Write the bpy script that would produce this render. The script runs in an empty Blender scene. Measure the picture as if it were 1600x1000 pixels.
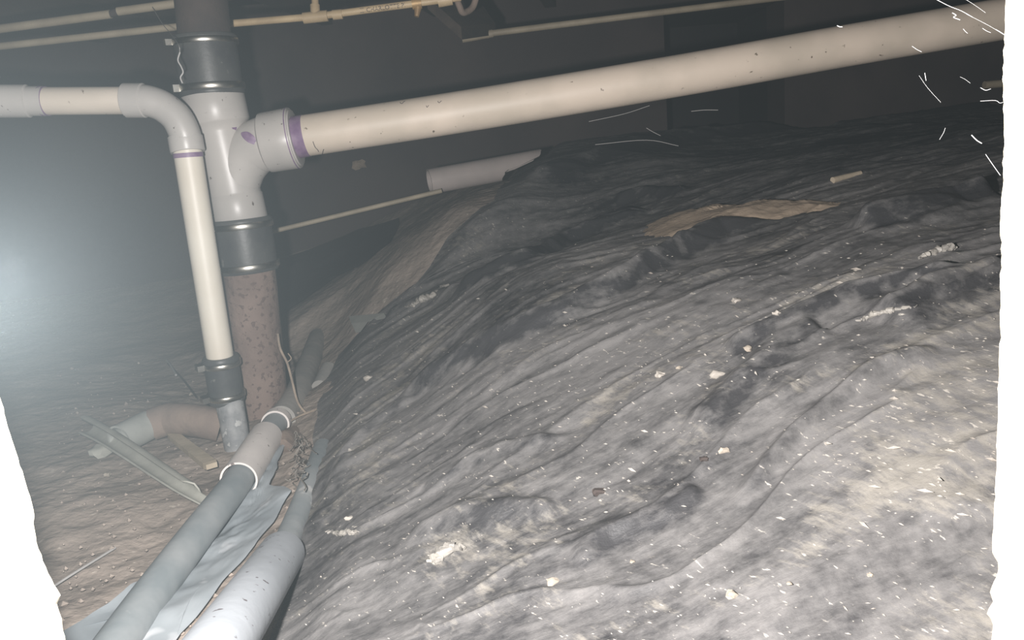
import bpy, bmesh, math, random
import numpy as np
from mathutils import Vector, Matrix

random.seed(7)
rng = np.random.default_rng(11)
SC = bpy.context.scene
COL = SC.collection

# ------------------------------------------------------------------ camera
F = 1256.0                                   # focal length in pixels of the 1600x1000 frame
CAM = np.array([0.0, 0.0, 0.50])
PITCH, ROLL = math.radians(12.0), math.radians(4.5)
_f = np.array([0, math.cos(PITCH), -math.sin(PITCH)])
_u0 = np.array([0, math.sin(PITCH), math.cos(PITCH)])
_x = np.array([1.0, 0, 0])
RV = math.cos(ROLL) * _x - math.sin(ROLL) * _u0
UV = math.sin(ROLL) * _x + math.cos(ROLL) * _u0
cam_d = bpy.data.cameras.new('camera')
cam = bpy.data.objects.new('camera', cam_d)
COL.objects.link(cam)
cam_d.sensor_width = 36.0
cam_d.lens = F / 1600.0 * 36.0
cam_d.clip_start = 0.01
m = Matrix.Identity(4)
for i in range(3):
    m[i][0], m[i][1], m[i][2], m[i][3] = RV[i], UV[i], -_f[i], CAM[i]
cam.matrix_world = m
SC.camera = cam

# ------------------------------------------------------------------ world: black, with a scatter volume added to veil the left like lens glare
W = bpy.data.worlds.new('crawl_space_veil')
SC.world = W
W.use_nodes = True
wn = W.node_tree.nodes
for n in list(wn):
    if n.type == 'BACKGROUND':
        n.inputs['Color'].default_value = (0.0, 0.0, 0.0, 1)
        n.inputs['Strength'].default_value = 0.0
VEIL = 0.0049
vs = wn.new('ShaderNodeVolumeScatter')
vs.inputs['Color'].default_value = (0.77, 0.925, 1.0, 1)
vs.inputs['Density'].default_value = VEIL
W.node_tree.links.new(vs.outputs[0], wn['World Output'].inputs['Volume'])

# ------------------------------------------------------------------ the flash of the camera, held left of the lens
FL = bpy.data.lights.new('flash_lamp', 'POINT')
FL.energy = 80.0
FL.color = (1.0, 0.965, 0.94)
FL.shadow_soft_size = 0.012
flash = bpy.data.objects.new('flash_lamp', FL)
flash.location = (-0.1010, 0.151, 0.480)
COL.objects.link(flash)

vsn = SC.view_settings
SC.display_settings.display_device = 'sRGB'
vsn.view_transform = 'Standard'
vsn.look = 'None'
vsn.exposure = 0.0
vsn.gamma = 1.0
vsn.use_curve_mapping = False
SC.cycles.use_denoising = True
SC.cycles.max_bounces = 5
SC.cycles.volume_bounces = 0

# ------------------------------------------------------------------ pixel <-> place helpers
def ray(px, py):
    d = _f + (px - 800) / F * RV - (py - 500) / F * UV
    return d
def P(px, py, d):
    return CAM + ray(px, py) * d
def PZ(px, py, z):
    r = ray(px, py)
    return CAM + r * ((z - CAM[2]) / r[2])
def PY(px, py, y):
    r = ray(px, py)
    return CAM + r * (y / r[1])
def RR(w, d):
    return w * d / F / 2.0

# ------------------------------------------------------------------ materials
def mat(name, c1, c2=None, scale=12.0, rough=0.6, bump=0.0, bscale=60.0, spots=None, spot_scale=40.0, spot_at=0.62,
        metallic=0.0, detail=6.0, stretch=None, spec=0.4, lo=0.38, hi=0.62, bdist=0.004):
    M = bpy.data.materials.new(name)
    M.use_nodes = True
    nt = M.node_tree
    N, L = nt.nodes, nt.links
    b = N['Principled BSDF']
    b.inputs['Roughness'].default_value = rough
    b.inputs['Metallic'].default_value = metallic
    b.inputs['Specular IOR Level'].default_value = spec
    tc = N.new('ShaderNodeTexCoord')
    mp = N.new('ShaderNodeMapping')
    L.new(tc.outputs['Object'], mp.inputs[0])
    if stretch:
        mp.inputs['Scale'].default_value = stretch
    src = None
    if c2 is None:
        b.inputs['Base Color'].default_value = (*c1, 1)
    else:
        n = N.new('ShaderNodeTexNoise')
        n.inputs['Scale'].default_value = scale
        n.inputs['Detail'].default_value = detail
        L.new(mp.outputs[0], n.inputs['Vector'])
        r = N.new('ShaderNodeMapRange')
        r.inputs['From Min'].default_value = lo
        r.inputs['From Max'].default_value = hi
        L.new(n.outputs['Fac'], r.inputs['Value'])
        mx = N.new('ShaderNodeMix')
        mx.data_type = 'RGBA'
        mx.inputs['A'].default_value = (*c1, 1)
        mx.inputs['B'].default_value = (*c2, 1)
        L.new(r.outputs[0], mx.inputs['Factor'])
        src = mx.outputs['Result']
    if spots:
        n2 = N.new('ShaderNodeTexNoise')
        n2.inputs['Scale'].default_value = spot_scale
        n2.inputs['Detail'].default_value = 3
        L.new(mp.outputs[0], n2.inputs['Vector'])
        r2 = N.new('ShaderNodeMapRange')
        r2.inputs['From Min'].default_value = spot_at
        r2.inputs['From Max'].default_value = spot_at + 0.05
        L.new(n2.outputs['Fac'], r2.inputs['Value'])
        m2 = N.new('ShaderNodeMix')
        m2.data_type = 'RGBA'
        if src is None:
            m2.inputs['A'].default_value = (*c1, 1)
        else:
            L.new(src, m2.inputs['A'])
        m2.inputs['B'].default_value = (*spots, 1)
        L.new(r2.outputs[0], m2.inputs['Factor'])
        src = m2.outputs['Result']
    if src is not None:
        L.new(src, b.inputs['Base Color'])
    if bump:
        n3 = N.new('ShaderNodeTexNoise')
        n3.inputs['Scale'].default_value = bscale
        n3.inputs['Detail'].default_value = 5
        L.new(mp.outputs[0], n3.inputs['Vector'])
        bp = N.new('ShaderNodeBump')
        bp.inputs['Strength'].default_value = bump
        bp.inputs['Distance'].default_value = bdist
        L.new(n3.outputs['Fac'], bp.inputs['Height'])
        L.new(bp.outputs[0], b.inputs['Normal'])
    return M

MT = {}
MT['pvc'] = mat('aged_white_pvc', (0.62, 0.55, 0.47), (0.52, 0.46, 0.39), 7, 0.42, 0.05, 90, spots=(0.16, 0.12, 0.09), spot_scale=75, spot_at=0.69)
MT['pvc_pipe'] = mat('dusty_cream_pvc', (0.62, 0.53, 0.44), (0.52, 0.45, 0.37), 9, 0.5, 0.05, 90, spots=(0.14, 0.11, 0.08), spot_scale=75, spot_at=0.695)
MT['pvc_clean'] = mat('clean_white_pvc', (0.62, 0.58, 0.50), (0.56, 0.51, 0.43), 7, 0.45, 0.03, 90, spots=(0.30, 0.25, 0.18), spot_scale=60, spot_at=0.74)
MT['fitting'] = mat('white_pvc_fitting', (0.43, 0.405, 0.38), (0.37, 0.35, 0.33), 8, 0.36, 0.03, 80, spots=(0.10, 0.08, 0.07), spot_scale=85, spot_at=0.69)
MT['primer'] = mat('purple_primer', (0.15, 0.085, 0.17), (0.21, 0.14, 0.22), 60, 0.5)
MT['marker'] = mat('black_marker', (0.04, 0.03, 0.04))
MT['rubber'] = mat('black_rubber', (0.040, 0.040, 0.042), (0.060, 0.060, 0.058), 20, 0.45, 0.08, 120, spots=(0.13, 0.125, 0.115), spot_scale=38, spot_at=0.68)
MT['steel'] = mat('clamp_steel', (0.55, 0.54, 0.50), (0.40, 0.38, 0.34), 40, 0.32, metallic=1.0)
MT['iron'] = mat('rusty_cast_iron', (0.195, 0.140, 0.115), (0.135, 0.095, 0.079), 10, 0.85, 0.9, 60, spots=(0.10, 0.066, 0.055), spot_scale=95, spot_at=0.575)
MT['iron_dark'] = mat('dark_iron', (0.055, 0.040, 0.034), (0.035, 0.027, 0.025), 14, 0.85, 0.4, 70)
MT['galv'] = mat('galvanised_pipe', (0.30, 0.30, 0.30), (0.15, 0.155, 0.16), 28, 0.6, 0.3, 70, spots=(0.40, 0.40, 0.39), spot_scale=55, spot_at=0.60)
MT['greypipe'] = mat('grey_dusty_pipe', (0.19, 0.215, 0.225), (0.27, 0.285, 0.29), 14, 0.6, 0.15, 60, spots=(0.42, 0.42, 0.41), spot_scale=22, spot_at=0.66)
MT['greypipe2'] = mat('grey_earthy_pipe', (0.25, 0.245, 0.23), (0.32, 0.30, 0.275), 16, 0.8, 0.25, 60)
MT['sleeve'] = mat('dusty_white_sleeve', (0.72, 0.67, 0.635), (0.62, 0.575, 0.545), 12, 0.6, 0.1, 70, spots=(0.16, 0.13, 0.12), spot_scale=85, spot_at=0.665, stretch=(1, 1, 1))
MT['sleeve_dimmed'] = mat('dusty_white_sleeve_dimmed', (0.36, 0.38, 0.405), (0.31, 0.328, 0.35), 12, 0.7, 0.1, 70, spots=(0.12, 0.105, 0.11), spot_scale=110, spot_at=0.665)  # darker copy of the sleeve colour, lowered against the close flash
MT['clay'] = mat('brown_clay_pipe', (0.23, 0.175, 0.14), (0.17, 0.13, 0.108), 16, 0.9, 0.5, 60)
MT['socket'] = mat('grey_green_pipe', (0.32, 0.325, 0.30), (0.25, 0.255, 0.235), 14, 0.7, 0.1, 60)
MT['halfpipe'] = mat('dull_pale_plastic', (0.42, 0.415, 0.365), (0.33, 0.325, 0.285), 18, 0.7, 0.1, 60)
MT['wood'] = mat('pale_split_wood', (0.46, 0.385, 0.29), (0.36, 0.30, 0.22), 18, 0.85, 0.3, 60, stretch=(1, 1, 1))
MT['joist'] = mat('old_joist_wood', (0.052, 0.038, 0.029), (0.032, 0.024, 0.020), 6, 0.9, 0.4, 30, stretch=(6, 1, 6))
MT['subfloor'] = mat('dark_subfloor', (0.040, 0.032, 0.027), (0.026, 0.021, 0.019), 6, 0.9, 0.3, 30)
MT['cpvc'] = mat('yellowed_cpvc', (0.52, 0.40, 0.24), (0.40, 0.30, 0.18), 16, 0.5, 0.05, 60)
MT['cpvc_dim'] = mat('dusty_cpvc', (0.34, 0.29, 0.21), (0.26, 0.22, 0.16), 16, 0.6, 0.05, 60)
MT['brass'] = mat('dull_brass', (0.42, 0.28, 0.13), (0.28, 0.18, 0.09), 40, 0.5, metallic=0.3)
MT['wall'] = mat('dark_block_wall', (0.075, 0.058, 0.054), (0.050, 0.039, 0.038), 3.5, 0.95, 0.4, 40)
MT['wallside'] = mat('dark_side_wall', (0.070, 0.062, 0.060), (0.05, 0.045, 0.044), 3.5, 0.95, 0.4, 40)
MT['void'] = mat('niche_wall', (0.030, 0.026, 0.026), (0.020, 0.018, 0.019), 5, 0.95, 0.2, 40)
MT['panel'] = mat('white_wall_panel', (0.80, 0.80, 0.79), (0.76, 0.76, 0.75), 8, 0.9, 0.05, 60)
MT['paneledge'] = mat('panel_cut_edge', (0.62, 0.58, 0.46), (0.50, 0.46, 0.36), 70, 0.95, 0.4, 80)
MT['soil'] = mat('pit_soil', (0.370, 0.308, 0.262), (0.265, 0.222, 0.190), 9, 0.95, 0.8, 55, spots=(0.48, 0.42, 0.36), spot_scale=60, spot_at=0.66, bdist=0.006)
MT['sand'] = mat('tan_sand', (0.40, 0.315, 0.235), (0.32, 0.25, 0.185), 20, 0.95, 0.4, 120)
MT['blackpatch'] = mat('thin_black_patch', (0.030, 0.030, 0.034), (0.055, 0.052, 0.052), 9, 0.6, 0.2, 30)
MT['palesheet'] = mat('dusty_clear_plastic', (0.27, 0.30, 0.32), (0.35, 0.38, 0.40), 9, 0.5, 0.2, 22, spots=(0.50, 0.52, 0.54), spot_scale=14, spot_at=0.63)
MT['web'] = mat('cobweb_silk', (0.85, 0.85, 0.85), None, rough=0.6)
MT['webdim'] = mat('dusty_cobweb', (0.35, 0.34, 0.33), None, rough=0.8)
MT['root'] = mat('dry_root', (0.30, 0.24, 0.185), (0.20, 0.16, 0.125), 40, 0.9, 0.3, 90)
MT['rootlet'] = mat('pale_rootlet', (0.22, 0.20, 0.175), (0.15, 0.135, 0.12), 40, 0.9)
MT['film'] = mat('pale_dusty_film', (0.30, 0.28, 0.25), (0.16, 0.15, 0.14), 60, 0.5, 0.4, 120)
MT['flake'] = mat('pale_debris', (0.42, 0.39, 0.35), (0.27, 0.24, 0.21), 7, 0.7)
MT['pale'] = mat('pale_lump', (0.36, 0.315, 0.26), (0.24, 0.205, 0.17), 60, 0.9, 0.5, 120)
MT['darkclod'] = mat('dark_clod', (0.060, 0.045, 0.040), (0.035, 0.028, 0.026), 60, 0.9, 0.5, 120)

# ------------------------------------------------------------------ object helpers
def tag(o, label=None, cat=None, group=None, kind=None):
    for k, v in (('label', label), ('category', cat), ('group', group), ('kind', kind)):
        if v:
            o[k] = v
    return o
def empty(name, loc, label, cat, group=None):
    o = bpy.data.objects.new(name, None)
    o.empty_display_size = 0.03
    o.location = Vector([float(v) for v in loc])
    COL.objects.link(o)
    return tag(o, label, cat, group)
def origin_of(p):
    v = Vector((0, 0, 0))
    while p is not None:
        v += p.location
        p = p.parent
    return v
def mesh_obj(name, verts, faces, material, parent=None, smooth=True, mats=None, fmat=None):
    V = np.asarray(verts, float)
    if parent is None:
        o0 = Vector((float(V[:, 0].mean()), float(V[:, 1].mean()), float(V[:, 2].min())))
    else:
        o0 = origin_of(parent)
    V = V - np.array(o0)
    me = bpy.data.meshes.new(name)
    me.from_pydata(V.tolist(), [], faces)
    me.update()
    for mm in (mats or [material]):
        me.materials.append(mm)
    if fmat is not None:
        me.polygons.foreach_set('material_index', fmat)
    if smooth:
        me.shade_smooth()
    ob = bpy.data.objects.new(name, me)
    COL.objects.link(ob)
    if parent is None:
        ob.location = o0
    else:
        ob.parent = parent
    if smooth:
        try:
            me.set_sharp_from_angle(angle=math.radians(40))
        except Exception:
            pass
    return ob
class MB:
    def __init__(s):
        s.v, s.f = [], []
    def add(s, v, f):
        b = len(s.v)
        s.v += [tuple(float(c) for c in p) for p in v]
        s.f += [tuple(i + b for i in q) for q in f]
        return s
    def build(s, name, material, parent=None, smooth=True):
        return mesh_obj(name, s.v, s.f, material, parent, smooth)
def nrm(v):
    v = np.asarray(v, float)
    return v / (np.linalg.norm(v) + 1e-12)
def frame_to_cam(p0, p1):
    a = nrm(np.asarray(p1) - np.asarray(p0))
    c = CAM - (np.asarray(p0) + np.asarray(p1)) / 2
    e1 = nrm(c - a * np.dot(c, a))
    return a, e1, np.cross(a, e1)
def lathe(p0, p1, prof, seg=40, noise=0.0):
    """prof: (t metres along axis from p0, radius); a closed profile is a shell"""
    p0 = np.asarray(p0, float)
    a, e1, e2 = frame_to_cam(p0, p1)
    v, f = [], []
    for t, r in prof:
        for k in range(seg):
            th = 2 * math.pi * k / seg
            rr = r * (1 + noise * (random.random() - 0.5))
            v.append(p0 + a * t + (e1 * math.cos(th) + e2 * math.sin(th)) * rr)
    for i in range(len(prof) - 1):
        for k in range(seg):
            k2 = (k + 1) % seg
            f.append((i * seg + k, i * seg + k2, (i + 1) * seg + k2, (i + 1) * seg + k))
    return v, f
def ln(p0, p1):
    return float(np.linalg.norm(np.asarray(p1) - np.asarray(p0)))
def solid(p0, p1, r0, r1=None, seg=32):
    L = ln(p0, p1)
    r1 = r0 if r1 is None else r1
    return lathe(p0, p1, [(0, 1e-5), (0, r0), (L, r1), (L, 1e-5)], seg)
def shell(p0, p1, r, th, seg=40):
    L = ln(p0, p1)
    return lathe(p0, p1, [(0, r - th), (0, r), (L, r), (L, r - th), (0, r - th)], seg)
def smooth_path(pts, n=8):
    pts = [np.asarray(p, float) for p in pts]
    Q = [2 * pts[0] - pts[1]] + pts + [2 * pts[-1] - pts[-2]]
    out = []
    for i in range(1, len(Q) - 2):
        p0, p1, p2, p3 = Q[i - 1:i + 3]
        for k in range(n):
            t = k / n
            out.append(0.5 * (2 * p1 + (p2 - p0) * t + (2 * p0 - 5 * p1 + 4 * p2 - p3) * t * t + (3 * p1 - p0 - 3 * p2 + p3) * t ** 3))
    out.append(Q[-2])
    return out
def sweep(path, rad, seg=24, cap=True):
    path = [np.asarray(p, float) for p in path]
    n = len(path)
    rads = rad if hasattr(rad, '__len__') else [rad] * n
    T = [nrm(path[min(i + 1, n - 1)] - path[max(i - 1, 0)]) for i in range(n)]
    up = nrm(np.cross(T[0], [0.31, 0.2, 0.93]))
    v, f = [], []
    for i in range(n):
        up = nrm(up - T[i] * np.dot(up, T[i]))
        s = np.cross(T[i], up)
        for k in range(seg):
            th = 2 * math.pi * k / seg
            v.append(path[i] + (up * math.cos(th) + s * math.sin(th)) * rads[i])
    for i in range(n - 1):
        for k in range(seg):
            k2 = (k + 1) % seg
            f.append((i * seg + k, i * seg + k2, (i + 1) * seg + k2, (i + 1) * seg + k))
    if cap:
        f.append(tuple(range(seg))[::-1])
        f.append(tuple((n - 1) * seg + k for k in range(seg)))
    return v, f
def box(c, ax, ay, az):
    c, ax, ay, az = [np.asarray(q, float) for q in (c, ax, ay, az)]
    v = [c + sx * ax + sy * ay + sz * az for sx in (-1, 1) for sy in (-1, 1) for sz in (-1, 1)]
    f = [(0, 1, 3, 2), (4, 6, 7, 5), (0, 4, 5, 1), (2, 3, 7, 6), (0, 2, 6, 4), (1, 5, 7, 3)]
    return v, f
def cyl_patch(p0, p1, r, t, th, dt, dth, tilt=0.0, n=18, wob=0.12):
    """a thin painted blot lying on a pipe, centre at (t along, angle th from the camera side)"""
    p0 = np.asarray(p0, float)
    a, e1, e2 = frame_to_cam(p0, p1)
    v, f = [], []
    rings = 4
    for q in range(rings + 1):
        for k in range(n):
            an = 2 * math.pi * k / n
            w = (1 + wob * math.sin(3 * an + 1.3) + wob * 0.6 * math.sin(5 * an)) * q / rings
            x, y = math.cos(an) * dt * w, math.sin(an) * dth * w
            x, y = x * math.cos(tilt) - y * r * math.sin(tilt), (x * math.sin(tilt) / r + y * math.cos(tilt))
            g = th + y
            v.append(p0 + a * (t + x) + (e1 * math.cos(g) + e2 * math.sin(g)) * (r + 0.0006))
    for q in range(rings):
        for k in range(n):
            k2 = (k + 1) % n
            f.append((q * n + k, q * n + k2, (q + 1) * n + k2, (q + 1) * n + k))
    return v, f

# ------------------------------------------------------------------ noise in numpy
def _hash(ix, iy, s):
    n = (ix * 374761393 + iy * 668265263 + s * 974634541) & 0xFFFFFFFF
    n = ((n ^ (n >> 13)) * 1274126177) & 0xFFFFFFFF
    n = n ^ (n >> 16)
    return (n & 0xFFFF) / 65535.0
def vnoise(x, y, s=0):
    x = np.asarray(x, float)
    y = np.asarray(y, float)
    ix, iy = np.floor(x).astype(np.int64), np.floor(y).astype(np.int64)
    fx, fy = x - ix, y - iy
    fx = fx * fx * fx * (fx * (fx * 6 - 15) + 10)
    fy = fy * fy * fy * (fy * (fy * 6 - 15) + 10)
    a, b = _hash(ix, iy, s), _hash(ix + 1, iy, s)
    c, d = _hash(ix, iy + 1, s), _hash(ix + 1, iy + 1, s)
    return (a * (1 - fx) + b * fx) * (1 - fy) + (c * (1 - fx) + d * fx) * fy
def fbm(x, y, oct=4, s=0, gain=0.5):
    t, amp, tot = 0, 1.0, 0
    for o in range(oct):
        ca, sa = math.cos(0.6 * o), math.sin(0.6 * o)
        t = t + amp * vnoise((x * ca - y * sa) * 2 ** o, (x * sa + y * ca) * 2 ** o, s + o * 17)
        tot += amp
        amp *= gain
    return t / tot - 0.5
def sstep(a, b, x):
    t = np.clip((x - a) / (b - a), 0, 1)
    return t * t * (3 - 2 * t)

# ------------------------------------------------------------------ the lie of the land: a thin-plate surface through surveyed points
CTRL = []
for px, py, z in [
    # pit floor
    (150, 850, 0), (250, 780, 0), (130, 960, 0), (300, 680, 0), (410, 640, 0), (200, 640, 0), (330, 900, 0), (230, 1000, 0),
    (430, 720, 0.0), (455, 600, 0.0), (400, 820, 0.0), (380, 1000, 0.01), (180, 560, 0.0), (60, 720, 0.0), (480, 545, 0.025),
    (300, 560, 0.0), (540, 490, 0.11), (470, 500, 0.085),
    # edge and mound under the sheet
    (500, 900, 0.035), (495, 820, 0.04), (500, 740, 0.045), (530, 640, 0.06), (570, 560, 0.085), (640, 480, 0.16), (700, 400, 0.26),
    (770, 335, 0.345), (600, 430, 0.215), (660, 350, 0.312), (720, 312, 0.372),
    (620, 990, 0.06), (800, 985, 0.085), (800, 800, 0.115), (800, 650, 0.155), (800, 550, 0.195), (800, 450, 0.245), (800, 380, 0.275),
    (640, 760, 0.085), (660, 620, 0.11), (1000, 980, 0.10), (1000, 750, 0.15), (1000, 560, 0.215), (1000, 420, 0.28), (1000, 330, 0.325),
    (1200, 980, 0.11), (1200, 800, 0.15), (1200, 650, 0.20), (1200, 500, 0.255), (1200, 400, 0.295), (1200, 300, 0.355), (1100, 260, 0.405),
    (1500, 970, 0.12), (1500, 750, 0.18), (1500, 550, 0.25), (1500, 400, 0.315), (1500, 290, 0.37), (1500, 220, 0.43),
    (900, 300, 0.372), (850, 260, 0.435)]:
    CTRL.append(PZ(px, py, z))
for X, Y, Z in [(-2.4, 3.2, 0.06), (-1.2, 3.2, 0.12), (0, 3.2, 0.45), (1.2, 3.2, 0.475), (2.6, 3.2, 0.49), (2.6, 1.5, 0.36), (2.6, 0.4, 0.25),
                (-2.4, 1.5, 0.02), (-2.4, 0.4, 0.0), (-0.6, 0.35, 0.0), (0.0, 0.35, 0.06), (0.5, 0.35, 0.10), (-0.7, 2.6, 0.06), (0.5, 2.4, 0.43)]:
    CTRL.append(np.array([X, Y, Z]))
CTRL = np.array(CTRL)
def _tps_k(r2):
    return np.where(r2 > 1e-12, 0.5 * r2 * np.log(r2 + 1e-12), 0)
def _tps_fit(C, lam=0.004):
    n = len(C)
    d2 = ((C[:, None, :2] - C[None, :, :2]) ** 2).sum(-1)
    K = _tps_k(d2) + lam * np.eye(n)
    Pm = np.c_[np.ones(n), C[:, :2]]
    A = np.zeros((n + 3, n + 3))
    A[:n, :n], A[:n, n:], A[n:, :n] = K, Pm, Pm.T
    return np.linalg.solve(A, np.r_[C[:, 2], 0, 0, 0])
TPSW = _tps_fit(CTRL)
def base_h(X, Y):
    X = np.asarray(X, float)
    Y = np.asarray(Y, float)
    sh = X.shape
    x, y = X.ravel(), Y.ravel()
    out = TPSW[-3] + TPSW[-2] * x + TPSW[-1] * y
    for i in range(len(CTRL)):
        out = out + TPSW[i] * _tps_k((x - CTRL[i, 0]) ** 2 + (y - CTRL[i, 1]) ** 2)
    return out.reshape(sh)
_tab = {}
GX, GY = np.linspace(-2.5, 2.7, 261), np.linspace(0.3, 3.25, 149)
GH = base_h(*np.meshgrid(GX, GY))
def bh(x, y):
    """fast lookup of base_h"""
    x = np.clip((np.asarray(x, float) - GX[0]) / (GX[1] - GX[0]), 0, len(GX) - 1.001)
    y = np.clip((np.asarray(y, float) - GY[0]) / (GY[1] - GY[0]), 0, len(GY) - 1.001)
    i, j = np.floor(x).astype(int), np.floor(y).astype(int)
    fx, fy = x - i, y - j
    return (GH[j, i] * (1 - fx) + GH[j, i + 1] * fx) * (1 - fy) + (GH[j + 1, i] * (1 - fx) + GH[j + 1, i + 1] * fx) * fy
_TS = np.arange(0.35, 6.0, 0.002)
def G(px, py, up=0.0):
    """where the line of sight through a pixel meets the ground (raised by up)"""
    r = ray(px, py)
    p = CAM[None] + r[None] * _TS[:, None]
    hit = (p[:, 2] < bh(p[:, 0], p[:, 1]) + up) | (p[:, 1] > 3.1)
    return p[int(np.argmax(hit))] if hit.any() else p[-1]

# ------------------------------------------------------------------ setting: soil floor
xs = np.concatenate([np.linspace(-2.45, -0.9, 60), np.linspace(-0.89, 0.3, 240), np.linspace(0.33, 2.65, 60)])
ys = np.concatenate([np.linspace(0.34, 2.3, 300), np.linspace(2.32, 3.2, 60)])
X, Y = np.meshgrid(xs, ys)
H = bh(X, Y) + 0.022 * fbm(X * 5, Y * 5, 4, 3) + 0.010 * fbm(X * 22, Y * 22, 4, 9)
def grid_faces(ny, nx):
    i = np.arange(ny - 1)[:, None] * nx + np.arange(nx - 1)[None, :]
    return np.stack([i, i + 1, i + nx + 1, i + nx], -1).reshape(-1, 4).tolist()
floor = mesh_obj('floor', np.stack([X, Y, H], -1).reshape(-1, 3), grid_faces(len(ys), len(xs)), MT['soil'])
tag(floor, 'bare brown soil of the crawl space pit', kind='structure')

# ------------------------------------------------------------------ setting: walls, ceiling with joists
YB, XL, XR, ZC = 3.15, -2.4, 2.6, 0.99
nx0, nx1 = PY(1041, 150, YB)[0], PY(1226, 150, YB)[0]
zt = float(PY(1130, 4, YB)[2])
mb = MB()
for (a, b, c, d) in ((XL, nx0, 0, ZC + .1), (nx1, XR, 0, ZC + .1), (nx0, nx1, zt, ZC + .1)):
    mb.add(*box(((a + b) / 2, YB + 0.1, (c + d) / 2), ((b - a) / 2, 0, 0), (0, 0.1, 0), (0, 0, (d - c) / 2)))
wb = mb.build('wall_back', MT['wall'], smooth=False)
tag(wb, 'dark foundation wall at the far end of the crawl space', kind='structure')
mb = MB()
ym, zm = YB + 0.2, (zt + 0.1) / 2
mb.add(*box(((nx0 + nx1) / 2, ym + 0.42, zt / 2), ((nx1 - nx0) / 2 + .05, 0, 0), (0, 0.02, 0), (0, 0, zt / 2 + .05)))
mb.add(*box((nx0 - 0.02, ym + 0.2, zt / 2), (0.02, 0, 0), (0, 0.2, 0), (0, 0, zt / 2)))
mb.add(*box((nx1 + 0.02, ym + 0.2, zt / 2), (0.02, 0, 0), (0, 0.2, 0), (0, 0, zt / 2)))
mb.add(*box(((nx0 + nx1) / 2, ym + 0.2, zt + .02), ((nx1 - nx0) / 2, 0, 0), (0, 0.2, 0), (0, 0, .02)))
mb.add(*box(((nx0 + nx1) / 2, ym + 0.2, 0.46), ((nx1 - nx0) / 2, 0, 0), (0, 0.2, 0), (0, 0, .02)))
tag(mb.build('wall_opening', MT['void'], smooth=False), 'dark opening through the far foundation wall', kind='structure')
for nm, xx in (('wall_left', XL - 0.05), ('wall_right', XR + 0.05)):
    v, f = box((xx, 1.75, 0.55), (0.05, 0, 0), (0, 1.45, 0), (0, 0, 0.6))
    tag(mesh_obj(nm, v, f, MT['wallside'], smooth=False), 'dark foundation wall at the side of the crawl space', kind='structure')

ceil = empty('ceiling', (0, 1.8, ZC + 0.19), None, None)
ceil['kind'] = 'structure'
ceil['label'] = 'dark underside of the floor above with its joists'
npl = 14
for i in range(npl):
    w = (YB - 0.45) / npl
    yy = 0.45 + w * (i + 0.5)
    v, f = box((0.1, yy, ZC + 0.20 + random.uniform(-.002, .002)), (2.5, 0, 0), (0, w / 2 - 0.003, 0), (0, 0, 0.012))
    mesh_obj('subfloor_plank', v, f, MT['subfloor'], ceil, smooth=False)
jdir = nrm([0.16, 1, 0])
for k in range(-6, 7):
    c = np.array([0.02 + 0.41 * k, 1.8, ZC + 0.095])
    side = np.array([jdir[1], -jdir[0], 0])
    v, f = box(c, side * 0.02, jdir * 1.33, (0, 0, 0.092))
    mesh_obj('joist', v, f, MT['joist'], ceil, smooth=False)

# ------------------------------------------------------------------ setting: the white panel with the ragged hole we look through
YW = 0.45
hole = [(1577, -260), (1577, 10), (1575, 60), (1573, 150), (1575, 200), (1572, 300), (1569, 330), (1571, 400), (1568, 450), (1569, 520),
        (1566, 600), (1565, 650), (1562, 700), (1561, 780), (1556, 868), (1565, 884), (1563, 905), (1552, 930), (1557, 945), (1547, 964),
        (1557, 982), (1555, 1000), (1550, 1090), (1560, 1290), (150, 1290), (112, 1060), (97, 1000), (92, 972), (84, 948), (90, 935), (76, 910), (55, 862),
        (49, 832), (47, 800), (42, 780), (25, 730), (13, 690), (0, 640), (-30, 540), (-60, 300), (-70, -260)]
hp = []
for i in range(len(hole)):
    a, b = hole[i], hole[(i + 1) % len(hole)]
    n = max(1, int(math.hypot(b[0] - a[0], b[1] - a[1]) / 9))
    for k in range(n):
        t = k / n
        jit = 0 if k == 0 else 1.6
        hp.append(PY(a[0] + (b[0] - a[0]) * t + random.uniform(-jit, jit), a[1] + (b[1] - a[1]) * t, YW))
bm = bmesh.new()
hv = [bm.verts.new((p[0], YW, p[2])) for p in hp]
ov = [bm.verts.new(p) for p in ((-1.3, YW, -0.35), (1.4, YW, -0.35), (1.4, YW, 1.25), (-1.3, YW, 1.25))]
ed = [bm.edges.new((hv[i], hv[(i + 1) % len(hv)])) for i in range(len(hv))]
ed += [bm.edges.new((ov[i], ov[(i + 1) % 4])) for i in range(4)]
bmesh.ops.triangle_fill(bm, edges=ed, use_beauty=True)
r = bmesh.ops.extrude_face_region(bm, geom=bm.faces[:])
bmesh.ops.translate(bm, verts=[g for g in r['geom'] if isinstance(g, bmesh.types.BMVert)], vec=(0, 0.0035, 0))
bmesh.ops.recalc_face_normals(bm, faces=bm.faces[:])
me = bpy.data.meshes.new('wall_front')
for fc in bm.faces:
    fc.material_index = 0 if abs(fc.normal.y) > 0.9 else 1
bm.to_mesh(me)
me.materials.append(MT['panel'])
me.materials.append(MT['paneledge'])
wf = bpy.data.objects.new('wall_front', me)
COL.objects.link(wf)
tag(wf, 'white wall panel with a ragged access hole cut into it', kind='structure')

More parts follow.
